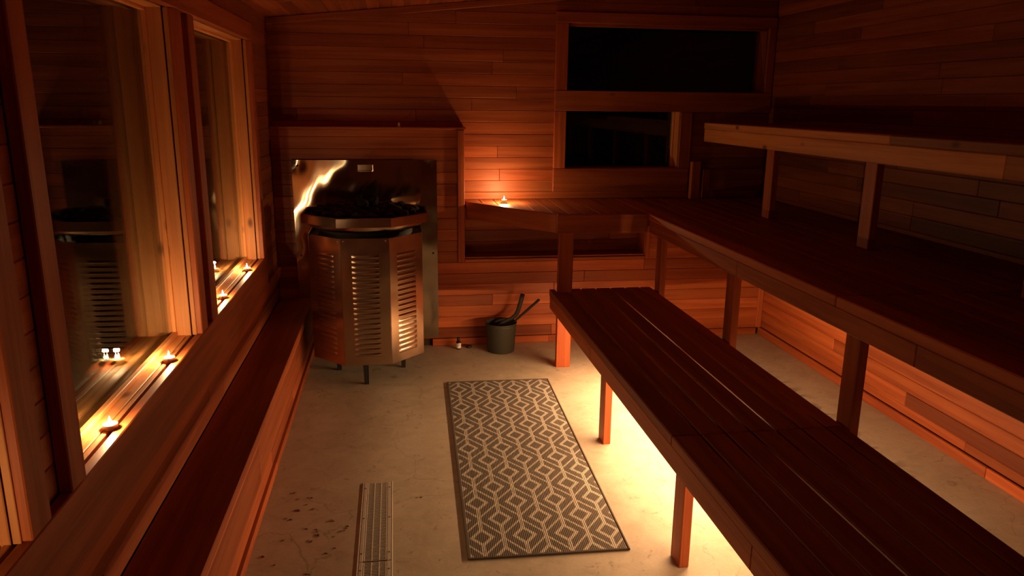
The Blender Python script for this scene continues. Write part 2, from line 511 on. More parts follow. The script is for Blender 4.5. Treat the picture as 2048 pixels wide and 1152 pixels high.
bo = link('wall_bumpout', boxes_mesh('wall_bumpout', [
    (XL, 0.445, YF+0.014, YW-0.002, 0, 1.474), (0.445, 1.752, YF+0.014, YW-0.002, 0, 0.612), (1.752, XR, YF+0.014, YW-0.002, 0, 0.955)]), BACKING)
tag(bo, 'thicker lower layer of the back wall rising into the stove surround', 'wall', kind='structure')
A, B_, D, M_ = (1.22, 1.22, 1.2), (1.42, 1.45, 1.4), (0.74, 0.72, 0.7), (1.0, 0.98, 0.95)
XE = XR
board_rows(bo, 'x', YF, XL, XE, E0[:8], CX, 0.014, 1, tints={
    0: [(XL, 0.10, M_), (0.10, 1.072, D), (1.072, XE, A)],
    1: [(XL, 0.05, A), (0.05, XE-0.8, B_), (XE-0.8, XE, A)],
    2: [(XL, -0.1, D), (-0.1, 1.35, A), (1.35, XE, B_)],
    3: [(XL, 0.65, (0.78, 0.74, 0.72)), (0.65, 1.9, B_), (1.9, XE, M_)],
    4: [(XL, 1.085, A), (1.085, XE, (1.1, 1.05, 1.0))],
    5: [(XL, 1.30, (0.95, 0.85, 0.85)), (1.30, XE, (0.8, 0.72, 0.7))],
    6: [(XL, 1.735, (1.3, 1.22, 1.15)), (1.735, XE, (0.8, 0.74, 0.72))]})
board_rows(bo, 'x', YF, 1.74, XE, E0[7:12], CX, 0.014, 1, joints=(0.6, 0.9), lo=0.85, hi=1.1)
board_rows(bo, 'x', YF, XL, 0.43, E0[7:19], CX, 0.014, 1, joints=(0.6, 1.3), tints={10: [(XL, 0.43, (1.0, 1.0, 1.0))], 9: [(XL, 0.43, (0.85, 0.82, 0.8))]}, lo=0.66, hi=1.05)
box('filler_board', XL, 0.43, YF, YF+0.014, E0[18], 1.474, CX, bo, 0.003, 1.05)
box('ledge_board', 0.44, 1.755, YF-0.004, YW, 0.612, 0.625, CX, bo, 0.002, (0.8, 0.75, 0.7))
box('side_board', 1.7285, 1.7395, YF+0.001, YW-0.001, 0.6255, 0.955, CY, bo, 0.002, 1.1)
box('side_board', 0.4455, 0.4580, YF+0.001, YW-0.001, 0.6255, 1.4735, CZ, bo, 0.002, 1.0)
box('cap_board', XL, 0.470, YF-0.012, YW, 1.474, 1.490, CX, bo, 0.003, (0.95, 0.9, 0.88))

def trim(name, label, *a, mat=CZ, tint=1.0):
    return tag(box(name, *a, mat, None, 0.003, tint), label, 'trim', kind='structure')
trim('trim_1', 'upright cedar trim at the edge of the stove surround', 0.413, 0.459, YF-0.016, YF, 0.590, 1.473, tint=(1.1, 1.05, 1.0))
trim('trim_2', 'horizontal cedar trim along the niche below the corner bench', 0.4595, 1.735, YF-0.014, YF, 0.590, 0.6115, mat=CX, tint=(1.0, 0.95, 0.9))
trim('trim_3', 'short upright cedar trim closing the niche by the bench post', 1.736, 1.763, YF-0.016, YF, 0.590, 0.884, tint=1.15)
trim('trim_4', 'upright corner strip where back wall meets side wall under the benches', 2.615, 2.654, YF-0.02, YF, 0.055, 0.880, tint=(1.25, 1.25, 1.2))
cs = math.atan(0.104)
V, F = cbox_data(3.6, 0.016, 0.042, 0.003)
t5 = link('trim_5', mesh_from('trim_5', V, F), CX, None, (0.93, YW-0.009, ceil_z(0.93)-0.022), (0, -cs, 0), (1.0, 1.0, 1.0))
tag(t5, 'sloping cedar strip along the joint of back wall and ceiling', 'trim', kind='structure')
bb = box('baseboard_back', 0.232, 1.053, YF-0.012, YF, 0.0, 0.050, CX, None, 0.003, (1.25, 1.2, 1.15))
tag(bb, 'pale cedar baseboard strip along the back wall behind the bucket', 'baseboard', kind='structure')
b2 = box('baseboard_corner', 1.0535, 2.62, YF-0.010, YF, 0.0, 0.050, CX, None, 0.003, (0.95, 0.9, 0.85))
tag(b2, 'reddish baseboard under the benches at the back wall', 'baseboard', kind='structure')

# back windows: one long upper opening and a shorter lower one share a frame
wn = empty('window_4', (1.9, YW, 1.6)); tag(wn, 'long dark window high in the back wall with cedar casing', 'window', kind='structure')
wb_ = (1.9, YW, 1.6)
box('casing', 1.088, 1.172, YW-0.026, YW, 1.736, 2.169, CZ, wn, 0.003, (1.15, 1.1, 1.0), wb_)
box('casing', 1.088, 2.650, YW-0.028, YW, 2.170, 2.240, CX, wn, 0.003, 1.0, wb_)
box('casing', 1.088, 2.650, YW-0.028, YW, 1.600, 1.735, KX, wn, 0.003, (0.85, 0.8, 0.78), wb_)
box('casing', 2.598, 2.650, YW-0.026, YW, 1.736, 2.169, CZ, wn, 0.003, 1.1, wb_)
box('jamb', 1.150, 1.171, YW+0.001, YW+0.16, 1.716, 2.189, CZ, wn, 0.002, 1.0, wb_)
box('jamb', 2.590, 2.610, YW+0.001, YW+0.16, 1.716, 2.189, CZ, wn, 0.002, 1.0, wb_)
box('head_jamb', 1.172, 2.589, YW+0.001, YW+0.16, 2.170, 2.189, CX, wn, 0.002, 1.0, wb_)
box('sill', 1.172, 2.589, YW+0.001, YW+0.16, 1.716, 1.734, CX, wn, 0.002, 1.0, wb_)
box('pane', 1.172, 2.589, YW+0.110, YW+0.115, 1.735, 2.169, GLASS, wn, 0.0005, None, wb_)
wn = empty('window_5', (1.6, YW, 1.2)); tag(wn, 'shorter dark window just above the corner bench with cedar casing', 'window', kind='structure')
wb_ = (1.6, YW, 1.2)
box('casing', 1.088, 1.171, YW-0.026, YW, 1.212, 1.599, CZ, wn, 0.003, (1.15, 1.1, 1.0), wb_)
box('apron', 1.088, 2.075, YW-0.024, YW, 1.0475, 1.211, CX, wn, 0.003, (0.85, 0.8, 0.75), wb_)
box('casing', 1.992, 2.075, YW-0.026, YW, 1.212, 1.599, CZ, wn, 0.003, (0.95, 0.9, 0.85), wb_)
box('jamb', 1.150, 1.170, YW+0.001, YW+0.16, 1.191, 1.619, CZ, wn, 0.002, 1.0, wb_)
box('jamb', 1.985, 2.003, YW+0.001, YW+0.16, 1.191, 1.619, KZ, wn, 0.002, 1.2, wb_)
box('stop', 1.970, 1.984, YW+0.070, YW+0.095, 1.212, 1.598, KZ, wn, 0.002, 1.25, wb_)
box('head_jamb', 1.171, 1.984, YW+0.001, YW+0.16, 1.600, 1.619, CX, wn, 0.002, 1.0, wb_)
box('sill', 1.171, 1.984, YW+0.001, YW+0.16, 1.191, 1.211, CX, wn, 0.002, 1.0, wb_)
box('pane', 1.171, 1.984, YW+0.110, YW+0.115, 1.212, 1.599, GLASS, wn, 0.0005, None, wb_)

# ------------------------------------------------------------------ right wall
wr = link('wall_right', boxes_mesh('wall_right', [(XR+0.014, XR+0.16, YN, YW+0.16, 0, 2.75)]), BACKING)
tag(wr, 'cedar boarded wall running behind the tiered benches', 'wall', kind='structure')
ER = [0.055, 0.1045] + [0.1045+0.0765*k for k in range(1, 32)]
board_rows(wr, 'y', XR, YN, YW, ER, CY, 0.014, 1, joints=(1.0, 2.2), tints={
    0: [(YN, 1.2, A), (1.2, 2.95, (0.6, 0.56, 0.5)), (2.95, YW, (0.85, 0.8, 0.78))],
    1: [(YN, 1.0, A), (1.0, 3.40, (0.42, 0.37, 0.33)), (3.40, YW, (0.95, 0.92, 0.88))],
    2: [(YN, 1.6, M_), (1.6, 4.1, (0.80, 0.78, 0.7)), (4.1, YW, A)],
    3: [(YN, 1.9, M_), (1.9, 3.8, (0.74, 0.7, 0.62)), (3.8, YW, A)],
    4: [(YN, 2.2, M_), (2.2, 4.05, (0.78, 0.74, 0.68)), (4.05, YW, (0.8, 0.75, 0.72))]}, lo=0.5, hi=0.9)  # upper rows tinted dark: shade of the unlit wall put into the colour
b3 = box('baseboard_right', 2.637, XR, 2.79, YF-0.001, 0.0, 0.054, CY, None, 0.003, (0.85, 0.8, 0.75))
tag(b3, 'reddish cedar baseboard along the bench wall at its far end', 'baseboard', kind='structure')
b4 = box('baseboard_near', 2.637, XR, YN, 2.789, 0.0, 0.054, CY, None, 0.003, (1.3, 1.25, 1.2))
tag(b4, 'paler cedar baseboard along the bench wall nearest the viewer', 'baseboard', kind='structure')

# ------------------------------------------------------------------ left wall with three windows
XB = XL-0.014
rects = [(XL-0.19, XB, YN, YW+0.16, 0, 0.745), (XL-0.19, XB, YN, YW+0.16, 1.985, 2.30)]
ys = [YN] + [v for w in WIN for v in (w[0]-0.022, w[1]+0.022)] + [YW+0.16]
for i in range(0, len(ys), 2):
    rects.append((XL-0.19, XB, ys[i], ys[i+1], 0.745, 1.985))
wl = link('wall_left', boxes_mesh('wall_left', rects), BACKING)
tag(wl, 'dark cedar boarded wall holding the row of tall windows', 'wall', kind='structure')
board_rows(wl, 'y', XL, YN, YF, [0.3705, 0.447, 0.5235], CY, 0.014, -1, lo=0.75, hi=1.0)
EM = [SILL+0.0786*k for k in range(16)]; EM[-1] = HEAD
for (a, b) in ((-0.9, 0.26), (1.59, 1.70), (3.02, 3.11)):
    board_rows(wl, 'y', XL, a, b, EM, CY, 0.014, -1, joints=(2, 3), lo=0.7, hi=1.15)
board_rows(wl, 'y', XL, 4.475, YW, [SILL-0.0786*k for k in (3, 2, 1)] + EM + [2.0495], CY, 0.014, -1, joints=(2, 3), lo=0.65, hi=1.05)
board_rows(wl, 'y', XL, YN, YW, [2.05, 2.128, 2.20], CY, 0.014, -1, lo=0.7, hi=0.95)
XC = -0.745                       # face of the casings
for name, args, mat, tint, lab in (
        ('trim_6', (XL, XC, -0.2, 4.475, 0.585, SILL), CY, (0.98, 0.95, 0.92), 'wide cedar apron board running below all the tall windows'),
        ('trim_7', (XL, XC-0.008, -0.2, 5.03, 0.524, 0.584), CY, (1.2, 1.18, 1.12), 'narrow lighter cedar strip below the window apron'),
        ('trim_8', (XL, XC, -0.2, 4.478, HEAD, 2.05), CY, (1.05, 1.0, 0.95), 'cedar head casing running above all the tall windows')):
    trim(name, lab, *args, mat=mat, tint=tint)

wlabels = ['tall window nearest the viewer, only its knotty frame in view',
           'tall window reflecting the stove, between two cedar posts',
           'tall window closest to the stove with two tealights on its sill']
for k, (a, b) in enumerate(WIN):
    base = (XL-0.05, (a+b)/2, SILL)
    w = empty('window_%d' % (k+1), base)
    tag(w, wlabels[k], 'window', kind='structure')
    ca = 0.08 if k == 1 else 0.09
    box('casing', XL, XC, a-ca, a, SILL+0.0005, HEAD-0.0005, CZ, w, 0.003, (0.95, 0.9, 0.85), base)
    box('casing', XL, XC, b, b+0.09, SILL+0.0005, HEAD-0.0005, CZ, w, 0.003, (1.1, 1.05, 1.0), base)
    for (p, q) in ((a-0.020, a+0.002), (b-0.002, b+0.020)):         # jambs
        box('jamb', XL-0.185, XL-0.012, p, q, SILL-0.02, HEAD+0.018, KZ, w, 0.002, (1.1, 1.08, 1.05), base)
    for (p, q) in ((a+0.002, a+0.014), (b-0.014, b-0.002)):         # stops against the glass
        box('stop', XL-0.078, XL-0.062, p, q, SILL+0.012, HEAD-0.012, KZ, w, 0.002, (1.3, 1.28, 1.2), base)
    for (p, q) in ((a-0.0005, a+0.006), (b-0.006, b+0.0005)):       # reveal beads
        box('bead', XL-0.006, XL+0.010, p, q, SILL, HEAD, KZ, w, 0.002, (1.0, 0.95, 0.9), base)
    box('head_jamb', XL-0.185, XL-0.012, a+0.002, b-0.002, HEAD-0.002, HEAD+0.018, KY, w, 0.002, 1.15, base)
    box('head_stop', XL-0.078, XL-0.062, a+0.002, b-0.002, HEAD-0.014, HEAD-0.002, KY, w, 0.002, 1.3, base)
    box('sill', XL-0.185, XL-0.030, a+0.002, b-0.002, SILL-0.022, SILL-0.001, KY, w, 0.002, 1.2, base)
    box('sill_strip', XL-0.027, XL-0.012, a+0.002, b-0.002, SILL-0.022, SILL-0.002, KY, w, 0.002, 1.1, base)
    box('sill_stop', XL-0.078, XL-0.060, a+0.002, b-0.002, SILL-0.001, SILL+0.016, KY, w, 0.002, 1.35, base)
    box('pane', XL-0.094, XL-0.090, a+0.002, b-0.002, SILL, HEAD-0.002, GLASS, w, 0.0004, None, base)
    box('outer_pane', XL-0.112, XL-0.108, a+0.002, b-0.002, SILL, HEAD-0.002, GLASS, w, 0.0004, None, base)

# step-like ledge along the left wall
lb = (-0.67, 2.0, 0.0)
lg = empty('wall_ledge', lb)
tag(lg, 'long low cedar ledge running under the tall windows', 'ledge', kind='structure')
YE = 5.03
box('top_board', XL+0.001, -0.556, YN, YE, 0.336, 0.3695, CY, lg, 0.003, (0.85, 0.8, 0.75), lb)
box('nosing_strip', -0.59, -0.560, YN, YE, 0.318, 0.3355, CY, lg, 0.003, (1.25, 1.2, 1.1), lb)
s = YN
for e, t in ((1.4, 0.8), (2.9, 0.78), (4.1, 0.88), (YE, 0.8)):
    box('face_board', -0.60, -0.566, s, e, 0.150, 0.3175, CY, lg, 0.003, t, lb); s = e
s = YN
for e, t in ((2.1, 1.2), (3.18, 1.25), (3.9, 0.95), (YE, 1.1)):
    box('lower_board', -0.60, -0.565, s, e, 0.082, 0.1495, CY, lg, 0.003, t, lb); s = e
box('groove_board', -0.62, -0.580, YN, YE, 0.040, 0.0815, CY, lg, 0.003, (0.6, 0.5, 0.45), lb)
s = YN
for e, t in ((1.9, 1.15), (3.3, 1.25), (YE, 1.0)):
    box('base_strip', -0.62, -0.564, s, e, 0.001, 0.0395, CY, lg, 0.003, t, lb); s = e

# wall behind the viewer and ceiling
wf = link('wall_front', boxes_mesh('wall_front', [(XL-0.19, XR+0.16, YN-0.12, YN, 0, 2.75)]), CX, tint=(0.9, 0.85, 0.8))
tag(wf, 'cedar wall behind the viewer', 'wall', kind='structure')
V = []
for zo in (0.016, 0.12):
    for (x, y) in ((XL-0.2, YN-0.1), (XR+0.2, YN-0.1), (XR+0.2, YW+0.2), (XL-0.2, YW+0.2)):
        V.append((x, y, ceil_z(x)+zo))
ce = link('ceiling', mesh_from('ceiling', V, [(0, 1, 2, 3), (7, 6, 5, 4), (0, 4, 5, 1), (1, 5, 6, 2), (2, 6, 7, 3), (3, 7, 4, 0)]), BACKING)
tag(ce, 'sloping cedar board ceiling rising away from the windows', 'ceiling', kind='structure')
x = XL
while x < XR:
    s = YN
    while s < YW:
        e = s + random.uniform(1.0, 2.4)
        if e > YW-0.3: e = YW
        V, F = cbox_data(0.0786/math.cos(cs), e-s-0.001, 0.014, 0.0036)
        link('board', mesh_from('board', V, F), CY, ce, (x+0.039, (s+e)/2, ceil_z(x+0.039)+0.008), (0, -cs, 0), rnd_tint(0.75, 1.25))
        s = e
    x += 0.0786

# ------------------------------------------------------------------ benches
SL = 0.040     # slat thickness
lwb = (1.29, 2.5, 0.0)
lw = empty('lower_bench', lwb)
tag(lw, 'long low cedar bench of spaced slats beside the patterned rug', 'bench')
edges = [0.955, 1.0625, 1.160, 1.2575, 1.355, 1.4525, 1.550, 1.624]
for i in range(7):
    x0, x1 = edges[i] + (0.0 if i == 0 else 0.0035), edges[i+1]-0.0035
    for (s, e) in ((0.45, 2.377), (2.381, 4.575)):
        if e > 4 and i < 2: e = 4.490
        box('slat', x0, x1, s, e, 0.50-SL, 0.50, CY, lw, 0.004, rnd_tint(0.58, 0.78), lwb)
box('slat_end', 0.955, 0.991, 4.4905, 4.575, 0.46, 0.50, CY, lw, 0.003, 0.9, lwb)
box('slat_end', 1.089, 1.1565, 4.4905, 4.575, 0.46, 0.50, CY, lw, 0.003, 0.9, lwb)
for (s, e, t) in ((0.45, 1.75, 0.92), (1.7505, 3.54, 1.0), (3.5405, 4.575, 1.08)):
    box('fascia', 0.959, 0.992, s, e, 0.375, 0.4595, CY, lw, 0.004, t, lwb)
box('fascia', 1.590, 1.623, 0.45, 4.575, 0.375, 0.4595, CY, lw, 0.004, 0.9, lwb)
for (s, e) in ((0.46, 0.50), (1.40, 1.44), (2.25, 2.50), (3.39, 3.43), (4.555, 4.574)):
    box('joist', 0.9925, 1.5895, s, e, 0.400, 0.4595, CX, lw, 0.003, 0.9, lwb)
for yl in (1.27, 2.320, 3.360):
    box('leg', 0.9925, 1.0305, yl, yl+0.089, 0.0, 0.4595 if yl not in (2.320,) else 0.3995, CZ, lw, 0.003, (1.15, 1.1, 1.05), lwb)

ub = (1.9, 2.8, 0.0)
up = empty('middle_bench', ub)
tag(up, 'wide middle bench on posts turning the corner to the stove surround', 'bench')
z0, z1 = 1.0-SL, 1.0
X0 = 1.53
xs = [X0] + [X0+0.0985*k for k in range(1, 12)] + [XR-0.003]
for i in range(len(xs)-1):
    for (s, e) in ((0.45, 2.377), (2.381, 5.185)):
        box('slat', xs[i]+(0 if i == 0 else 0.004), xs[i+1]-0.004, s, e, z0, z1, CY, up, 0.004, rnd_tint(0.6, 0.78) if i else (1.2, 1.2, 1.15), ub)  # inner slats darkened in colour for shade, front slat lightened like a lit edge
# corner part: slats cut off along a slanting front
P0, P1 = (0.466, 5.072), (0.958, 4.432)
def slant(x): return P0[1] + (P1[1]-P0[1])*(x-P0[0])/(P1[0]-P0[0])
gx = [0.4665, 0.571, 0.665, 0.758, 0.850, 0.944, 1.040, 1.135, 1.230, 1.325, 1.420, 1.526]
for i in range(len(gx)-1):
    x0, x1 = gx[i]+(0 if i == 0 else 0.0035), gx[i+1]-0.0035
    ya = max(slant(x0)+0.048, 4.450) if x0 < 0.985 else 4.450
    yb = max(slant(x1)+0.048, 4.450) if x1 < 0.985 else 4.450
    Vp, Fp = prism([(x0-ub[0], ya-ub[1]), (x1-ub[0], yb-ub[1]), (x1-ub[0], 5.185-ub[1]), (x0-ub[0], 5.185-ub[1])], z0, z1)
    me = mesh_from('slat', Vp, Fp)
    link('slat', me, CY, up, tint=rnd_tint(0.9, 1.1))
for (s, e, t) in ((0.45, 1.95, 0.85), (1.9505, 3.18, 0.95), (3.1805, 4.409, 1.0)):
    box('fascia', X0+0.006, X0+0.044, s, e, 0.885, z0-0.0005, CY, up, 0.004, t, ub)
box('corner_fascia', 0.958, X0-0.001, 4.411, 4.449, 0.885, 0.9995, CX, up, 0.004, 1.0, ub)
dl = math.hypot(P1[0]-P0[0], P1[1]-P0[1]); da = math.atan2(P1[1]-P0[1], P1[0]-P0[0])
V, F = cbox_data(dl-0.006, 0.034, 0.1145, 0.003)
nx, ny = -math.sin(da), math.cos(da)
link('slanting_fascia', mesh_from('slanting_fascia', V, F), CX, up, ((P0[0]+P1[0])/2+nx*0.018-ub[0], (P0[1]+P1[1])/2+ny*0.018-ub[1], 0.9422), (0, 0, da), (1.0, 0.95, 0.9))
box('post', 0.994, 1.085, 4.497, 4.536, 0.0, z0-0.0005, CZ, up, 0.003, (1.1, 1.05, 1.0), ub)
for yp in (1.32, 2.356, 3.388, 4.426):
    box('post', 1.630, 1.668, yp, yp+0.089, 0.0, z0-0.0005, CZ, up, 0.003, 1.0, ub)
for (s, e) in ((1.42, 1.458), (2.446, 2.484), (3.478, 3.516), (4.52, 4.558)):
    box('joist', X0+0.0445, XR-0.004, s, e, 0.900, z0-0.0005, CX, up, 0.003, 0.9, ub)

tb = (2.4, 2.8, 1.0)
tp = empty('top_bench', tb)
tag(tp, 'highest cedar bench with knotty front board, against the side wall', 'bench')
X0 = 2.130
xs = [X0+0.1045*k for k in range(5)] + [XR-0.003]
for i in range(len(xs)-1):
    for (s, e) in ((0.45, 3.049), (3.051, 5.09)):
        box('slat', xs[i]+(0 if i == 0 else 0.004), xs[i+1]-0.004, s, e, 1.490, 1.530, CY if i else KY, tp, 0.004, (rnd_tint(0.6, 0.8) if i else ((0.5, 0.45, 0.42) if s < 1 else (1.15, 1.12, 1.05))), tb)  # inner slats tinted dark to imitate the unlit bench top
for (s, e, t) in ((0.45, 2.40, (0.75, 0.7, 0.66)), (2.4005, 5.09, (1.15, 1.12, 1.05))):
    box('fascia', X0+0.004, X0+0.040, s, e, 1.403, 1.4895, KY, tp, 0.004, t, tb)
for yp in (1.20, 2.19, 3.175, 4.142):
    box('post', X0+0.0405, X0+0.0785, yp, yp+0.089, 1.001, 1.4895, CZ, tp, 0.003, (1.2, 1.15, 1.1), tb)
for nm, a, lab in (('upright_block', (2.068, 2.134, 5.105, 5.145, 1.0005, 1.262), 'short upright wooden block on the middle bench below the lower back window'),
                   ('upright_block', (2.178, 2.212, 5.115, 5.175, 1.0005, 1.205), 'thinner upright wooden block behind its taller neighbour on the middle bench')):
    tag(box(nm, *a, CZ, None, 0.003, (1.15, 1.1, 1.05)), lab, 'wooden block')

# ------------------------------------------------------------------ light strip under the lower bench
STRIP = (1.345, 3.40, 0.366)
TURN = math.radians(7)            # turned a little towards the room
strip = empty('light_strip', STRIP)
tag(strip, 'warm glowing light strip hidden beneath the low bench', 'light strip')
def half_round(a0, a1, r, half, n=8, m=14):
    V, F = [], []
    for k in range(m+1):
        y = -half + 2*half*k/m
        for i in range(n+1):
            a = a0 + (a1-a0)*i/n
            V.append((r*math.cos(a), y, r*math.sin(a)))
    for k in range(m):
        for i in range(n):
            p = k*(n+1)+i
            F.append([p, p+1, p+n+2, p+n+1])
    return V, F
mid = -math.pi/2 - TURN
for (ox, oy, half, power) in ((0.0, 0.0, 0.86, 1.0), (-0.0965, -1.50, 0.34, 0.28)):
    V, F = half_round(mid-math.pi/2, mid+math.pi/2, 0.0075, half)
    link('diffuser', mesh_from('diffuser', V, F), emission('strip_light', LED_COLOR, LED_STRENGTH*power), strip, (ox, oy, 0))
    V, F = half_round(mid+math.pi/2, mid+1.5*math.pi, 0.0075, half)
    link('back_glow', mesh_from('back_glow', V, F), emission('strip_back_light', LED_COLOR, LED_STRENGTH*power*0.2), strip, (ox, oy, 0))
    for yc in (-0.9, -0.3, 0.3, 0.9):
        V, F = cbox_data(0.020, 0.006, 0.012, 0.001)
        link('clip', mesh_from('clip', V, F), BLACK, strip, (ox, oy+yc*half, 0.014))

# ------------------------------------------------------------------ stove reflector sheet
nxs, nzs = 46, 60
RX0, RX1, RZ0, RZ1 = -0.648, 0.274, 0.066, 1.280
rc = ((RX0+RX1)/2, 5.022, RZ0)
V, F = [], []
for side in (0, 1):
    for j in range(nzs+1):
        for i in range(nxs+1):
            x = RX0 + (RX1-RX0)*i/nxs; z = RZ0 + (RZ1-RZ0)*j/nzs
            w = 0.0035*noise.noise(Vector((x*3.1+4.0, z*2.3, 0.7))) + 0.0012*noise.noise(Vector((x*8.0, z*5.0+3, 2.7)))
            # dimples pulled in by the corner screws
            for (sx_, sz_) in ((RX0+0.035, RZ1-0.035), (RX1-0.035, RZ1-0.035)):
                d2 = (x-sx_)**2 + (z-sz_)**2
                w += 0.006*math.exp(-d2/0.0016)
            V.append((x-rc[0], w + side*0.0012, z-rc[2]))
n1 = (nxs+1)*(nzs+1)
for j in range(nzs):
    for i in range(nxs):
        a = j*(nxs+1)+i
        F.append([a, a+1, a+nxs+2, a+nxs+1]); F.append([n1+a, n1+a+nxs+1, n1+a+nxs+2, n1+a+1])
sheet = link('heat_reflector', mesh_from('heat_reflector', V, F), SHEET, None, rc, smooth=True)
tag(sheet, 'wavy stainless steel heat reflector sheet on the wall behind the stove', 'reflector')
for (x, z) in ((RX0+0.035, RZ1-0.035), (RX1-0.035, RZ1-0.035), (RX0+0.03, 0.66), (RX1-0.03, 0.66)):
    V, F = lathe([(0.0001, -0.004), (0.005, -0.003), (0.007, 0.0), (0.007, 0.004)], 12)
    link('screw', mesh_from('screw', V, F), BLACK, sheet, (x-rc[0], 0.0, z-rc[2]), (-math.pi/2, 0, 0), smooth=True)
sb = tag(empty('temperature_sensor', (-0.186, 5.005, 1.232)), 'small steel sensor box mounted high on the reflector sheet', 'sensor')
V, F = cbox_data(0.100, 0.026, 0.046, 0.003)
link('cover', mesh_from('cover', V, F), STEEL, sb)
V, F = cbox_data(0.090, 0.012, 0.010, 0.002)
link('vent_lip', mesh_from('vent_lip', V, F), STEEL, sb, (0, -0.016, -0.020))

# ------------------------------------------------------------------ stove
HX, HY = -0.176, 4.576
st = empty('sauna_stove', (HX, HY, 0))
tag(st, 'octagonal stainless steel sauna stove with louvered sides and dark stones', 'stove')
AP, SD = 0.326, 0.270
PB, PT = 0.155, 0.902
def louver_mesh():
    w, h, d = 0.150, 0.0200, 0.0025
    nu, nv = 12, 5
    V, F = [], []
    for j in range(nv+1):
        t = j/nv
        for i in range(nu+1):
            s_ = -1 + 2*i/nu
            r = math.sqrt(max(0.0, 1-abs(s_)**9))
            V.append((s_*w/2, -d*r*math.sin(t*math.pi*0.80)-0.0002, h*(0.5-t)))
    for j in range(nv):
        for i in range(nu):
            a = j*(nu+1)+i
            F.append([a, a+nu+1, a+nu+2, a+1])
    b = len(V)              # underside back to the panel
    for i in range(nu+1):
        s_ = -1 + 2*i/nu
        V.append((s_*w/2, 0.0, -h*0.5+0.001))
    for i in range(nu):
        F.append([nv*(nu+1)+i, b+i, b+i+1, nv*(nu+1)+i+1])
    me = mesh_from('louver', V, F)
    for p in me.polygons: p.use_smooth = True
    me.materials.append(STEEL)
    return me
LOUVER = louver_mesh()
PV, PF = cbox_data(SD-0.001, 0.003, PT-PB, 0.0012)
PANEL = mesh_from('panel', PV, PF); PANEL.materials.append(STEEL)
SV, SF = lathe([(0.0001, 0.003), (0.003, 0.0025), (0.0042, 0.0)], 10)
SCREW = mesh_from('screw', SV, SF); SCREW.materials.append(STEEL)
for k in range(8):
    a = math.pi/4*k                 # outward direction -Y turned by a
    dx, dy = math.sin(a), -math.cos(a)
    pn = link('panel', PANEL, None, st, (dx*AP, dy*AP, (PB+PT)/2), (0, 0, a))
    if k in (0, 1, 2, 6, 7):
        for i in range(20):
            link('louver', LOUVER, None, pn, (0, -0.0015, (PT-PB)/2-0.105-0.0305*i))
        for sxx in (-1, 1):
            link('screw', SCREW, None, pn, (sxx*(SD/2-0.018), -0.0015, (PT-PB)/2-0.014), (math.pi/2, 0, 0))
def octa(ap, z):
    R_ = ap/math.cos(math.pi/8)
    return [(R_*math.sin(math.pi/8+math.pi/4*k), -R_*math.cos(math.pi/8+math.pi/4*k), z) for k in range(8)]
def octa_loft(levels):
    V = []
    for ap, z in levels: V += octa(ap, z)
    F = []
    for k in range(len(levels)-1):
        for i in range(8):
            j = (i+1) % 8
            F.append([k*8+i, k*8+j, (k+1)*8+j, (k+1)*8+i])
    return V, F
V, F = octa_loft([(0.340, 0.969), (0.3600, 0.9665), (0.3620, 0.969), (0.3620, 1.0175), (0.3600, 1.020), (0.352, 1.020), (0.350, 1.016), (0.348, 0.974)])
link('collar', mesh_from('collar', V, F), STEEL, st)
V, F = lathe([(0.280, 0.925), (0.315, 0.932), (0.338, 0.948), (0.345, 0.9685)], 48)
link('collar_skirt', mesh_from('collar_skirt', V, F), STEEL, st, smooth=True)
V, F = lathe([(0.275, 0.20), (0.275, 0.975)], 32, True, True)
link('inner_drum', mesh_from('inner_drum', V, F), BLACK, st, smooth=True)
V, F = octa_loft([(0.322, 0.885), (0.276, 0.885)])
link('dark_shoulder', mesh_from('dark_shoulder', V, F), BLACK, st)
V, F = octa_loft([(0.347, 0.985), (0.20, 0.985), (0.01, 0.985)])
link('stone_tray', mesh_from('stone_tray', V, F), BLACK, st)
V, F = octa_loft([(0.320, 0.165), (0.02, 0.165)])
link('bottom_plate', mesh_from('bottom_plate', V, F), BLACK, st)
for (lx, ly) in ((-0.022, -0.222), (-0.20, 0.05), (0.20, 0.05), (0.0, 0.24)):
    V = [(-0.017, -0.012, 0.165), (0.017, -0.012, 0.165), (0.017, 0.012, 0.165), (-0.017, 0.012, 0.165),
         (-0.011, -0.012, 0.0), (0.015, -0.012, 0.0), (0.015, 0.012, 0.0), (-0.011, 0.012, 0.0)]
    link('leg', mesh_from('leg', V, [(0, 1, 2, 3), (7, 6, 5, 4), (0, 4, 5, 1), (1, 5, 6, 2), (2, 6, 7, 3), (3, 7, 4, 0)]), BLACK, st, (lx, ly, 0))
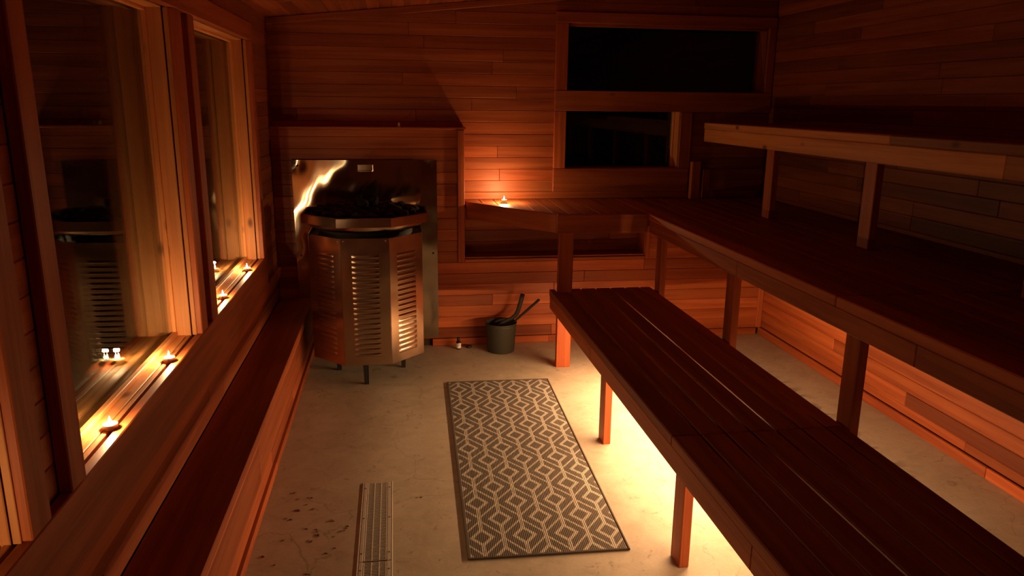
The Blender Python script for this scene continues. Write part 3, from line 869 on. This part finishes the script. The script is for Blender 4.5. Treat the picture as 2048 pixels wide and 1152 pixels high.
# stones
stone_meshes = []
for k in range(5):
    bm = bmesh.new()
    bmesh.ops.create_icosphere(bm, subdivisions=2, radius=1.0)
    for v in bm.verts:
        v.co *= 1 + 0.28*noise.noise(v.co*1.3 + Vector((k*7.1, 0, 0)))
        v.co.z *= 0.75
    me = bpy.data.meshes.new('stone'); bm.to_mesh(me); bm.free()
    me.materials.append(STONE)
    stone_meshes.append(me)
rs = random.Random(3)
for (ring_r, n, zz) in ((0.278, 18, 1.017), (0.186, 12, 1.019), (0.094, 6, 1.021), (0.0, 1, 1.022), (0.05, 3, 1.066)):
    for i in range(n):
        a = 2*math.pi*(i+rs.random()*0.12)/n
        r = ring_r + rs.uniform(-0.004, 0.004)
        o = link('stove_stone', rs.choice(stone_meshes), None, None, (HX+r*math.cos(a), HY+r*math.sin(a), zz+rs.uniform(-0.004, 0.004)),
                 (rs.uniform(-0.4, 0.4), rs.uniform(-0.4, 0.4), rs.uniform(0, 6.28)))
        k = rs.uniform(0.036, 0.041); o.scale = (k, k*rs.uniform(0.85, 1.0), k*0.85)
        tag(o, 'dark rough stone heaped in the top of the stove', 'stone', 'stones heaped in the stove')

# ------------------------------------------------------------------ tealights
ALU = plain('tealight_tin', (0.75, 0.72, 0.68), 0.3, 1.0)
WAX, wnt, wbs = new_mat('candle_wax')
wbs.inputs['Base Color'].default_value = (0.85, 0.78, 0.62, 1); wbs.inputs['Roughness'].default_value = 0.4
wbs.inputs['Subsurface Weight'].default_value = 0.3; wbs.inputs['Subsurface Radius'].default_value = (0.01, 0.006, 0.003)
FLAME = emission('flame', (1.0, 0.72, 0.34), 90.0)
WICK = plain('wick', (0.02, 0.015, 0.01), 0.9)
CRYSTAL = pane_mat('crystal_glass')
TIN_V, TIN_F = lathe([(0.0001, 0.0), (0.0188, 0.0), (0.0195, 0.0008), (0.0197, 0.0150), (0.0202, 0.0156), (0.0192, 0.0156), (0.0188, 0.0148), (0.0186, 0.004)], 28)
TIN = mesh_from('tin_cup', TIN_V, TIN_F); TIN.materials.append(ALU)
WV, WF = lathe([(0.0186, 0.0125), (0.017, 0.0118), (0.008, 0.0116), (0.0001, 0.0118)], 24)
WAXM = mesh_from('wax', WV, WF); WAXM.materials.append(WAX)
KV, KF = tube([(0, 0, 0.0110), (0.0004, 0, 0.0155), (0.0012, 0, 0.0185)], 0.0007, 6)
WICKM = mesh_from('wick', KV, KF); WICKM.materials.append(WICK)
FV, FF = lathe([(0.0002, 0.0150), (0.0026, 0.0170), (0.0040, 0.0205), (0.0036, 0.0255), (0.0020, 0.0320), (0.0002, 0.0385)], 12)
FLAMEM = mesh_from('flame', FV, FF); FLAMEM.materials.append(FLAME)
for me in (TIN, WAXM, FLAMEM):
    for p in me.polygons: p.use_smooth = True
def tealight(x, y, z, label, watt=FLAME_WATT, holder=False):
    r = empty('tealight', (x, y, z))
    tag(r, label, 'candle', 'lit tealights')
    zo = 0.0
    if holder:
        zo = 0.008
        V, F = [], []
        seg = 32
        for (rr, zz, wob) in ((0.012, 0.0, 0), (0.022, 0.0, 0), (0.024, 0.004, 0.02), (0.034, 0.022, 0.09), (0.032, 0.022, 0.09), (0.022, 0.007, 0.02), (0.010, 0.0065, 0)):
            for i in range(seg):
                a = 2*math.pi*i/seg
                q = rr*(1+wob*math.cos(8*a))
                V.append((q*math.cos(a), q*math.sin(a), zz))
        for k in range(6):
            for i in range(seg):
                j = (i+1) % seg
                F.append([k*seg+i, k*seg+j, (k+1)*seg+j, (k+1)*seg+i])
        link('glass_dish', mesh_from('glass_dish', V, F), CRYSTAL, r, smooth=True)
    for nm, me in (('tin_cup', TIN), ('wax', WAXM), ('wick', WICKM), ('flame', FLAMEM)):
        link(nm, me, None, r, (0, 0, zo))
    ld = bpy.data.lights.new('flame_light', 'POINT')
    ld.energy = watt; ld.color = FLAME_COLOR; ld.shadow_soft_size = 0.006
    lo_ = bpy.data.objects.new('flame_light', ld); col.objects.link(lo_)
    lo_.parent = r; lo_.location = (0, 0, zo+0.047)
    return r
zs = SILL-0.0008
tealight(-0.786, 2.060, zs, 'lit tealight on the window sill nearest the viewer of those in view')
tealight(-0.784, 2.620, zs, 'lit tealight on the sill in front of the knotty window post')
tealight(-0.786, 3.490, zs, 'lit tealight on the sill just beyond the post between the windows')
tealight(-0.784, 4.075, zs, 'lit tealight at the sill end closest to the stove')
tealight(-0.786, 1.100, zs, 'lit tealight on the sill of the nearest window, beyond the picture edge')
tealight(0.717, 4.975, 1.0005, 'lit tealight in a clear glass dish on the corner of the middle bench', FLAME_WATT*2.0, True)

# ------------------------------------------------------------------ rug
ra = -0.0265
rug_c = Vector((0.5665, 3.382, 0.0))
ph_w = Vector((0.509, 4.167, 0)) - rug_c
ph = (ph_w.x*math.cos(-ra) - ph_w.y*math.sin(-ra), ph_w.x*math.sin(-ra) + ph_w.y*math.cos(-ra))
RUGM = rug_material(ph)
RW, RL = 0.606, 1.826
nx_, ny_ = 12, 36
V, F = [], []
for j in range(ny_+1):
    for i in range(nx_+1):
        u, v = -RW/2+RW*i/nx_, -RL/2+RL*j/ny_
        lift = 0.0075 + 0.0012*noise.noise(Vector((u*4, v*3, 0)))
        if i in (0, nx_) or j in (0, ny_): lift -= 0.002
        V.append((u, v, lift))
for j in range(ny_):
    for i in range(nx_):
        a = j*(nx_+1)+i
        F.append([a, a+1, a+nx_+2, a+nx_+1])
ringi = [i for i in range(nx_+1)] + [j*(nx_+1)+nx_ for j in range(1, ny_+1)] + [ny_*(nx_+1)+i for i in range(nx_-1, -1, -1)] + [j*(nx_+1) for j in range(ny_-1, 0, -1)]
b0 = len(V)
nr = len(ringi)
for i in ringi: V.append(V[i])
for i in ringi: V.append((V[i][0]*1.002, V[i][1]*1.0008, 0.0003))
for k in range(len(ringi)):
    l = (k+1) % len(ringi)
    F.append([b0+l, b0+k, b0+nr+k, b0+nr+l])
rug = link('floor_rug', mesh_from('pile', V, F), RUGM, None, rug_c, (0, 0, ra), smooth=True)
tag(rug, 'grey and beige woven runner rug with nested diamond pattern', 'rug')
BIND = plain('rug_binding', (0.09, 0.065, 0.05), 0.9, bump=0.4, bump_scale=300)
for (cx_, cy_, lx_, ly_) in ((-RW/2-0.002, 0, 0.011, RL+0.012), (RW/2+0.002, 0, 0.008, RL+0.012), (0, -RL/2-0.002, RW-0.006, 0.009), (0, RL/2+0.002, RW-0.006, 0.007)):
    V, F = cbox_data(lx_, ly_, 0.0075, 0.002)
    link('binding', mesh_from('binding', V, F), BIND, rug, (cx_, cy_, 0.0042))

# ------------------------------------------------------------------ channel drain
db = (-0.109, 2.2, 0.0)
dr = empty('channel_drain', db)
tag(dr, 'long narrow slotted channel drain set in the concrete floor', 'drain')
DX0, DX1, DYE = -0.166, -0.050, 3.115
for k, (a, b) in enumerate(((DYE-0.002, 2.513), (2.508, 1.905), (1.900, 1.30))):
    seg = empty('grate', (0, 0, 0)); seg.parent = dr
    for (p, q) in ((DX0, DX0+0.014), (DX1-0.014, DX1)):
        box('side_rail', p, q, b, a, -0.004, 0.0034, DRAIN, seg, 0.0012, None, db)
    for xc in (DX0+0.018, DX0+0.0455, DX0+0.0735, DX1-0.018):
        box('rib', xc-0.0022, xc+0.0022, b+0.003, a-0.003, -0.003, 0.0030, DRAIN, seg, 0.001, None, db)
    rects = []
    y = b+0.004
    while y < a-0.004:
        rects.append((DX0+0.014-db[0], DX1-0.014-db[0], y-db[1], y+0.0036-db[1], -0.003, 0.0025))
        y += 0.0092
    cb_ = link('cross_bars', boxes_mesh('cross_bars', rects), DRAIN, seg)
    cb_['kind'] = 'stuff'
    box('channel', DX0+0.014, DX1-0.014, b, a, 0.0001, 0.0004, BLACK, seg, 0.0001, None, db)
    for yb_ in (a-0.05, (a+b)/2, b+0.05):
        for xb_ in (DX0+0.0065, DX1-0.0065):
            V, F = lathe([(0.0001, 0.0022), (0.0026, 0.0018), (0.0034, 0.0)], 8)
            link('screw', mesh_from('screw', V, F), BLACK, seg, (xb_-db[0], yb_-db[1], 0.0034), smooth=True)
for xb_ in (DX0-0.005, DX1+0.004):
    V, F = tube([(xb_-db[0], DYE-db[1], 0.001), (xb_-db[0], 1.3-db[1], 0.001)], 0.0030, 8)
    link('edge_strip', mesh_from('edge_strip', V, F), DRAIN, dr, smooth=True)

# ------------------------------------------------------------------ bucket, ladle, stick
BUCKET = plain('graphite_plastic', (0.048, 0.046, 0.034), 0.55, bump=0.03)
bk = empty('water_bucket', (0.690, 4.885, 0))
tag(bk, 'round dark graphite water bucket standing against the back wall', 'bucket')
V, F = lathe([(0.0001, 0.004), (0.086, 0.004), (0.089, 0.0), (0.092, 0.003), (0.105, 0.192), (0.108, 0.200), (0.1075, 0.2035), (0.105, 0.2035), (0.1025, 0.198), (0.090, 0.012), (0.0001, 0.010)], 56)
link('body', mesh_from('body', V, F), BUCKET, bk, smooth=True)
V, F = lathe([(0.1035, 0.178), (0.1065, 0.180), (0.1068, 0.186), (0.1045, 0.188)], 56)
link('rim_band', mesh_from('rim_band', V, F), BUCKET, bk, smooth=True)
DARKWOOD = plain('blackened_wood', (0.022, 0.018, 0.014), 0.6, bump=0.1, var=0.3)
ld = empty('ladle', (0.74, 4.885, 0.012))
tag(ld, 'black ladle with a wide upright handle standing in the bucket', 'ladle')
lb_ = Vector((0.74, 4.885, 0.012))
path = [(0.660, 4.880, 0.170), (0.700, 4.882, 0.196), (0.738, 4.884, 0.214), (0.768, 4.886, 0.228), (0.790, 4.886, 0.246), (0.803, 4.884, 0.270), (0.812, 4.882, 0.300), (0.824, 4.880, 0.345), (0.836, 4.878, 0.396)]
V, F = tube([Vector(p)-lb_ for p in path], [0.010, 0.012, 0.013, 0.014, 0.015, 0.0155, 0.0155, 0.0155, 0.0150], 10, (0.5, 1.0), side=(0, 1, 0))
link('handle', mesh_from('handle', V, F), DARKWOOD, ld, smooth=True)
V, F = lathe([(0.0001, 0.0), (0.022, 0.006), (0.036, 0.024), (0.041, 0.048), (0.039, 0.048), (0.034, 0.026), (0.020, 0.010), (0.0001, 0.005)], 24)
link('bowl', mesh_from('bowl', V, F), DARKWOOD, ld, Vector((0.655, 4.88, 0.125))-lb_, smooth=True)
sk = empty('stirring_stick', (0.70, 4.885, 0.02))
tag(sk, 'thin black stick leaning out of the bucket beside the ladle', 'stick')
sb_ = Vector((0.70, 4.885, 0.02))
V, F = tube([Vector(p)-sb_ for p in ((0.655, 4.90, 0.045), (0.72, 4.895, 0.122), (0.80, 4.885, 0.219), (0.87, 4.878, 0.283), (0.941, 4.870, 0.350))], [0.008, 0.008, 0.008, 0.0085, 0.009], 10)
link('shaft', mesh_from('shaft', V, F), DARKWOOD, sk, smooth=True)
bm = bmesh.new(); bmesh.ops.create_uvsphere(bm, u_segments=10, v_segments=6, radius=0.0105)
me = bpy.data.meshes.new('tip'); bm.to_mesh(me); bm.free()
link('tip', me, DARKWOOD, sk, Vector((0.943, 4.870, 0.352))-sb_, smooth=True)

# ------------------------------------------------------------------ oil bottle and its cap
AMBER = plain('amber_glass', (0.030, 0.012, 0.005), 0.12)
PAPER, pnt, pb = new_mat('bottle_label')
pL = pnt.links.new
ptc = N(pnt, 'ShaderNodeTexCoord'); psx = N(pnt, 'ShaderNodeSeparateXYZ'); pL(ptc.outputs['Object'], psx.inputs[0])
pn_ = N(pnt, 'ShaderNodeTexNoise'); pn_.inputs['Scale'].default_value = 130; pL(ptc.outputs['Object'], pn_.inputs['Vector'])
pz = math_node(pnt, 'MULTIPLY', math_node(pnt, 'GREATER_THAN', psx.outputs[2], 0.028), math_node(pnt, 'LESS_THAN', psx.outputs[2], 0.040))
px_ = math_node(pnt, 'LESS_THAN', math_node(pnt, 'ABSOLUTE', psx.outputs[0]), 0.006)
pmx = N(pnt, 'ShaderNodeMix', data_type='RGBA')
pL(math_node(pnt, 'MULTIPLY', math_node(pnt, 'MULTIPLY', pz, px_), math_node(pnt, 'GREATER_THAN', pn_.outputs['Fac'], 0.47)), pmx.inputs['Factor'])
pmx.inputs['A'].default_value = (0.85, 0.83, 0.78, 1); pmx.inputs['B'].default_value = (0.30, 0.42, 0.08, 1)
pL(pmx.outputs['Result'], pb.inputs['Base Color']); pb.inputs['Roughness'].default_value = 0.6
bt = empty('oil_bottle', (0.405, 4.948, 0))
tag(bt, 'tiny dark oil bottle with a white paper label on the floor', 'bottle')
V, F = lathe([(0.0001, 0.002), (0.014, 0.0), (0.0165, 0.003), (0.0165, 0.048), (0.013, 0.056), (0.0085, 0.060), (0.0085, 0.064)], 24)
link('glass_body', mesh_from('glass_body', V, F), AMBER, bt, smooth=True)
V, F = lathe([(0.0095, 0.062), (0.0102, 0.064), (0.0100, 0.082), (0.0085, 0.084), (0.0001, 0.084)], 20)
link('cap', mesh_from('cap', V, F), BLACK, bt, smooth=True)
V, F = lathe([(0.0168, 0.009), (0.0169, 0.010), (0.0169, 0.043), (0.0168, 0.044)], 24)
link('paper_label', mesh_from('paper_label', V, F), PAPER, bt, smooth=True)
cpp = empty('round_lid', (0.478, 4.975, 0))
tag(cpp, 'small black round lid lying between the bottle and the bucket', 'lid')
V, F = lathe([(0.0001, 0.0), (0.017, 0.0), (0.020, 0.003), (0.020, 0.012), (0.017, 0.015), (0.0001, 0.0155)], 20)
link('disc', mesh_from('disc', V, F), BLACK, cpp, smooth=True)
V, F = lathe([(0.0206, 0.003), (0.0212, 0.004), (0.0212, 0.008), (0.0206, 0.009)], 20)
link('rim', mesh_from('rim', V, F), BLACK, cpp, smooth=True)

# tiny pale knob on the surround's top
V, F = lathe([(0.0001, 0.0), (0.009, 0.0), (0.010, 0.003), (0.006, 0.012), (0.007, 0.020), (0.004, 0.026), (0.0001, 0.027)], 16)
kn = link('small_knob', mesh_from('small_knob', V, F), plain('pale_ceramic', (0.7, 0.6, 0.5), 0.5), None, (0.037, 5.055, 1.4902), smooth=True)
tag(kn, 'tiny pale knob standing on the shelf above the stove reflector', 'knob')

# ------------------------------------------------------------------ wood chips scattered on the floor
CHIP = plain('wood_chip', (0.16, 0.075, 0.03), 0.8, bump=0.5, bump_scale=120, var=0.5)
chips = [(-0.40, 3.02), (-0.40, 2.96), (-0.44, 2.92), (-0.37, 2.92), (-0.47, 2.86), (-0.45, 2.85), (-0.38, 2.77), (-0.34, 2.76), (-0.33, 2.72), (-0.35, 2.68),
         (-0.29, 2.82), (-0.23, 2.74), (-0.22, 2.77), (-0.27, 2.70), (-0.26, 2.62), (-0.29, 2.59), (-0.52, 2.60), (-0.47, 2.54), (-0.35, 2.47), (0.06, 2.96), (0.08, 2.96),
         (-0.46, 3.07), (-0.44, 3.01), (-0.46, 2.70), (-0.385, 3.015), (-0.427, 2.915), (-0.365, 2.685), (-0.245, 2.735), (-0.225, 2.755), (-0.340, 2.465), (-0.335, 2.745), (-0.28, 2.815)]
rc_ = random.Random(11)
chip_meshes = []
for k in range(5):
    n = 6
    V = []
    for i in range(n):
        a = 2*math.pi*i/n
        r = rc_.uniform(0.6, 1.1)
        V.append((r*math.cos(a), 0.55*r*math.sin(a), rc_.uniform(0, 0.25)))
    V += [(0, 0, 0.55)]
    F = [[i, (i+1) % n, n] for i in range(n)] + [list(range(n))[::-1]]
    me = mesh_from('chip', V, F); me.materials.append(CHIP); chip_meshes.append(me)
for (x, y) in chips:
    k = rc_.uniform(0.006, 0.0115)
    o = link('wood_chip', rc_.choice(chip_meshes), None, None, (x, y, 0.0), (0, 0, rc_.uniform(0, 6.28)))
    o.scale = (k, k, k*0.9)
    tag(o, 'small brown wood chip on the concrete between the drain and the rug' if x > 0 else 'small brown wood chip on the concrete between the ledge and the drain', 'wood chip', 'wood chips by the rug' if x > 0 else 'wood chips on the floor')
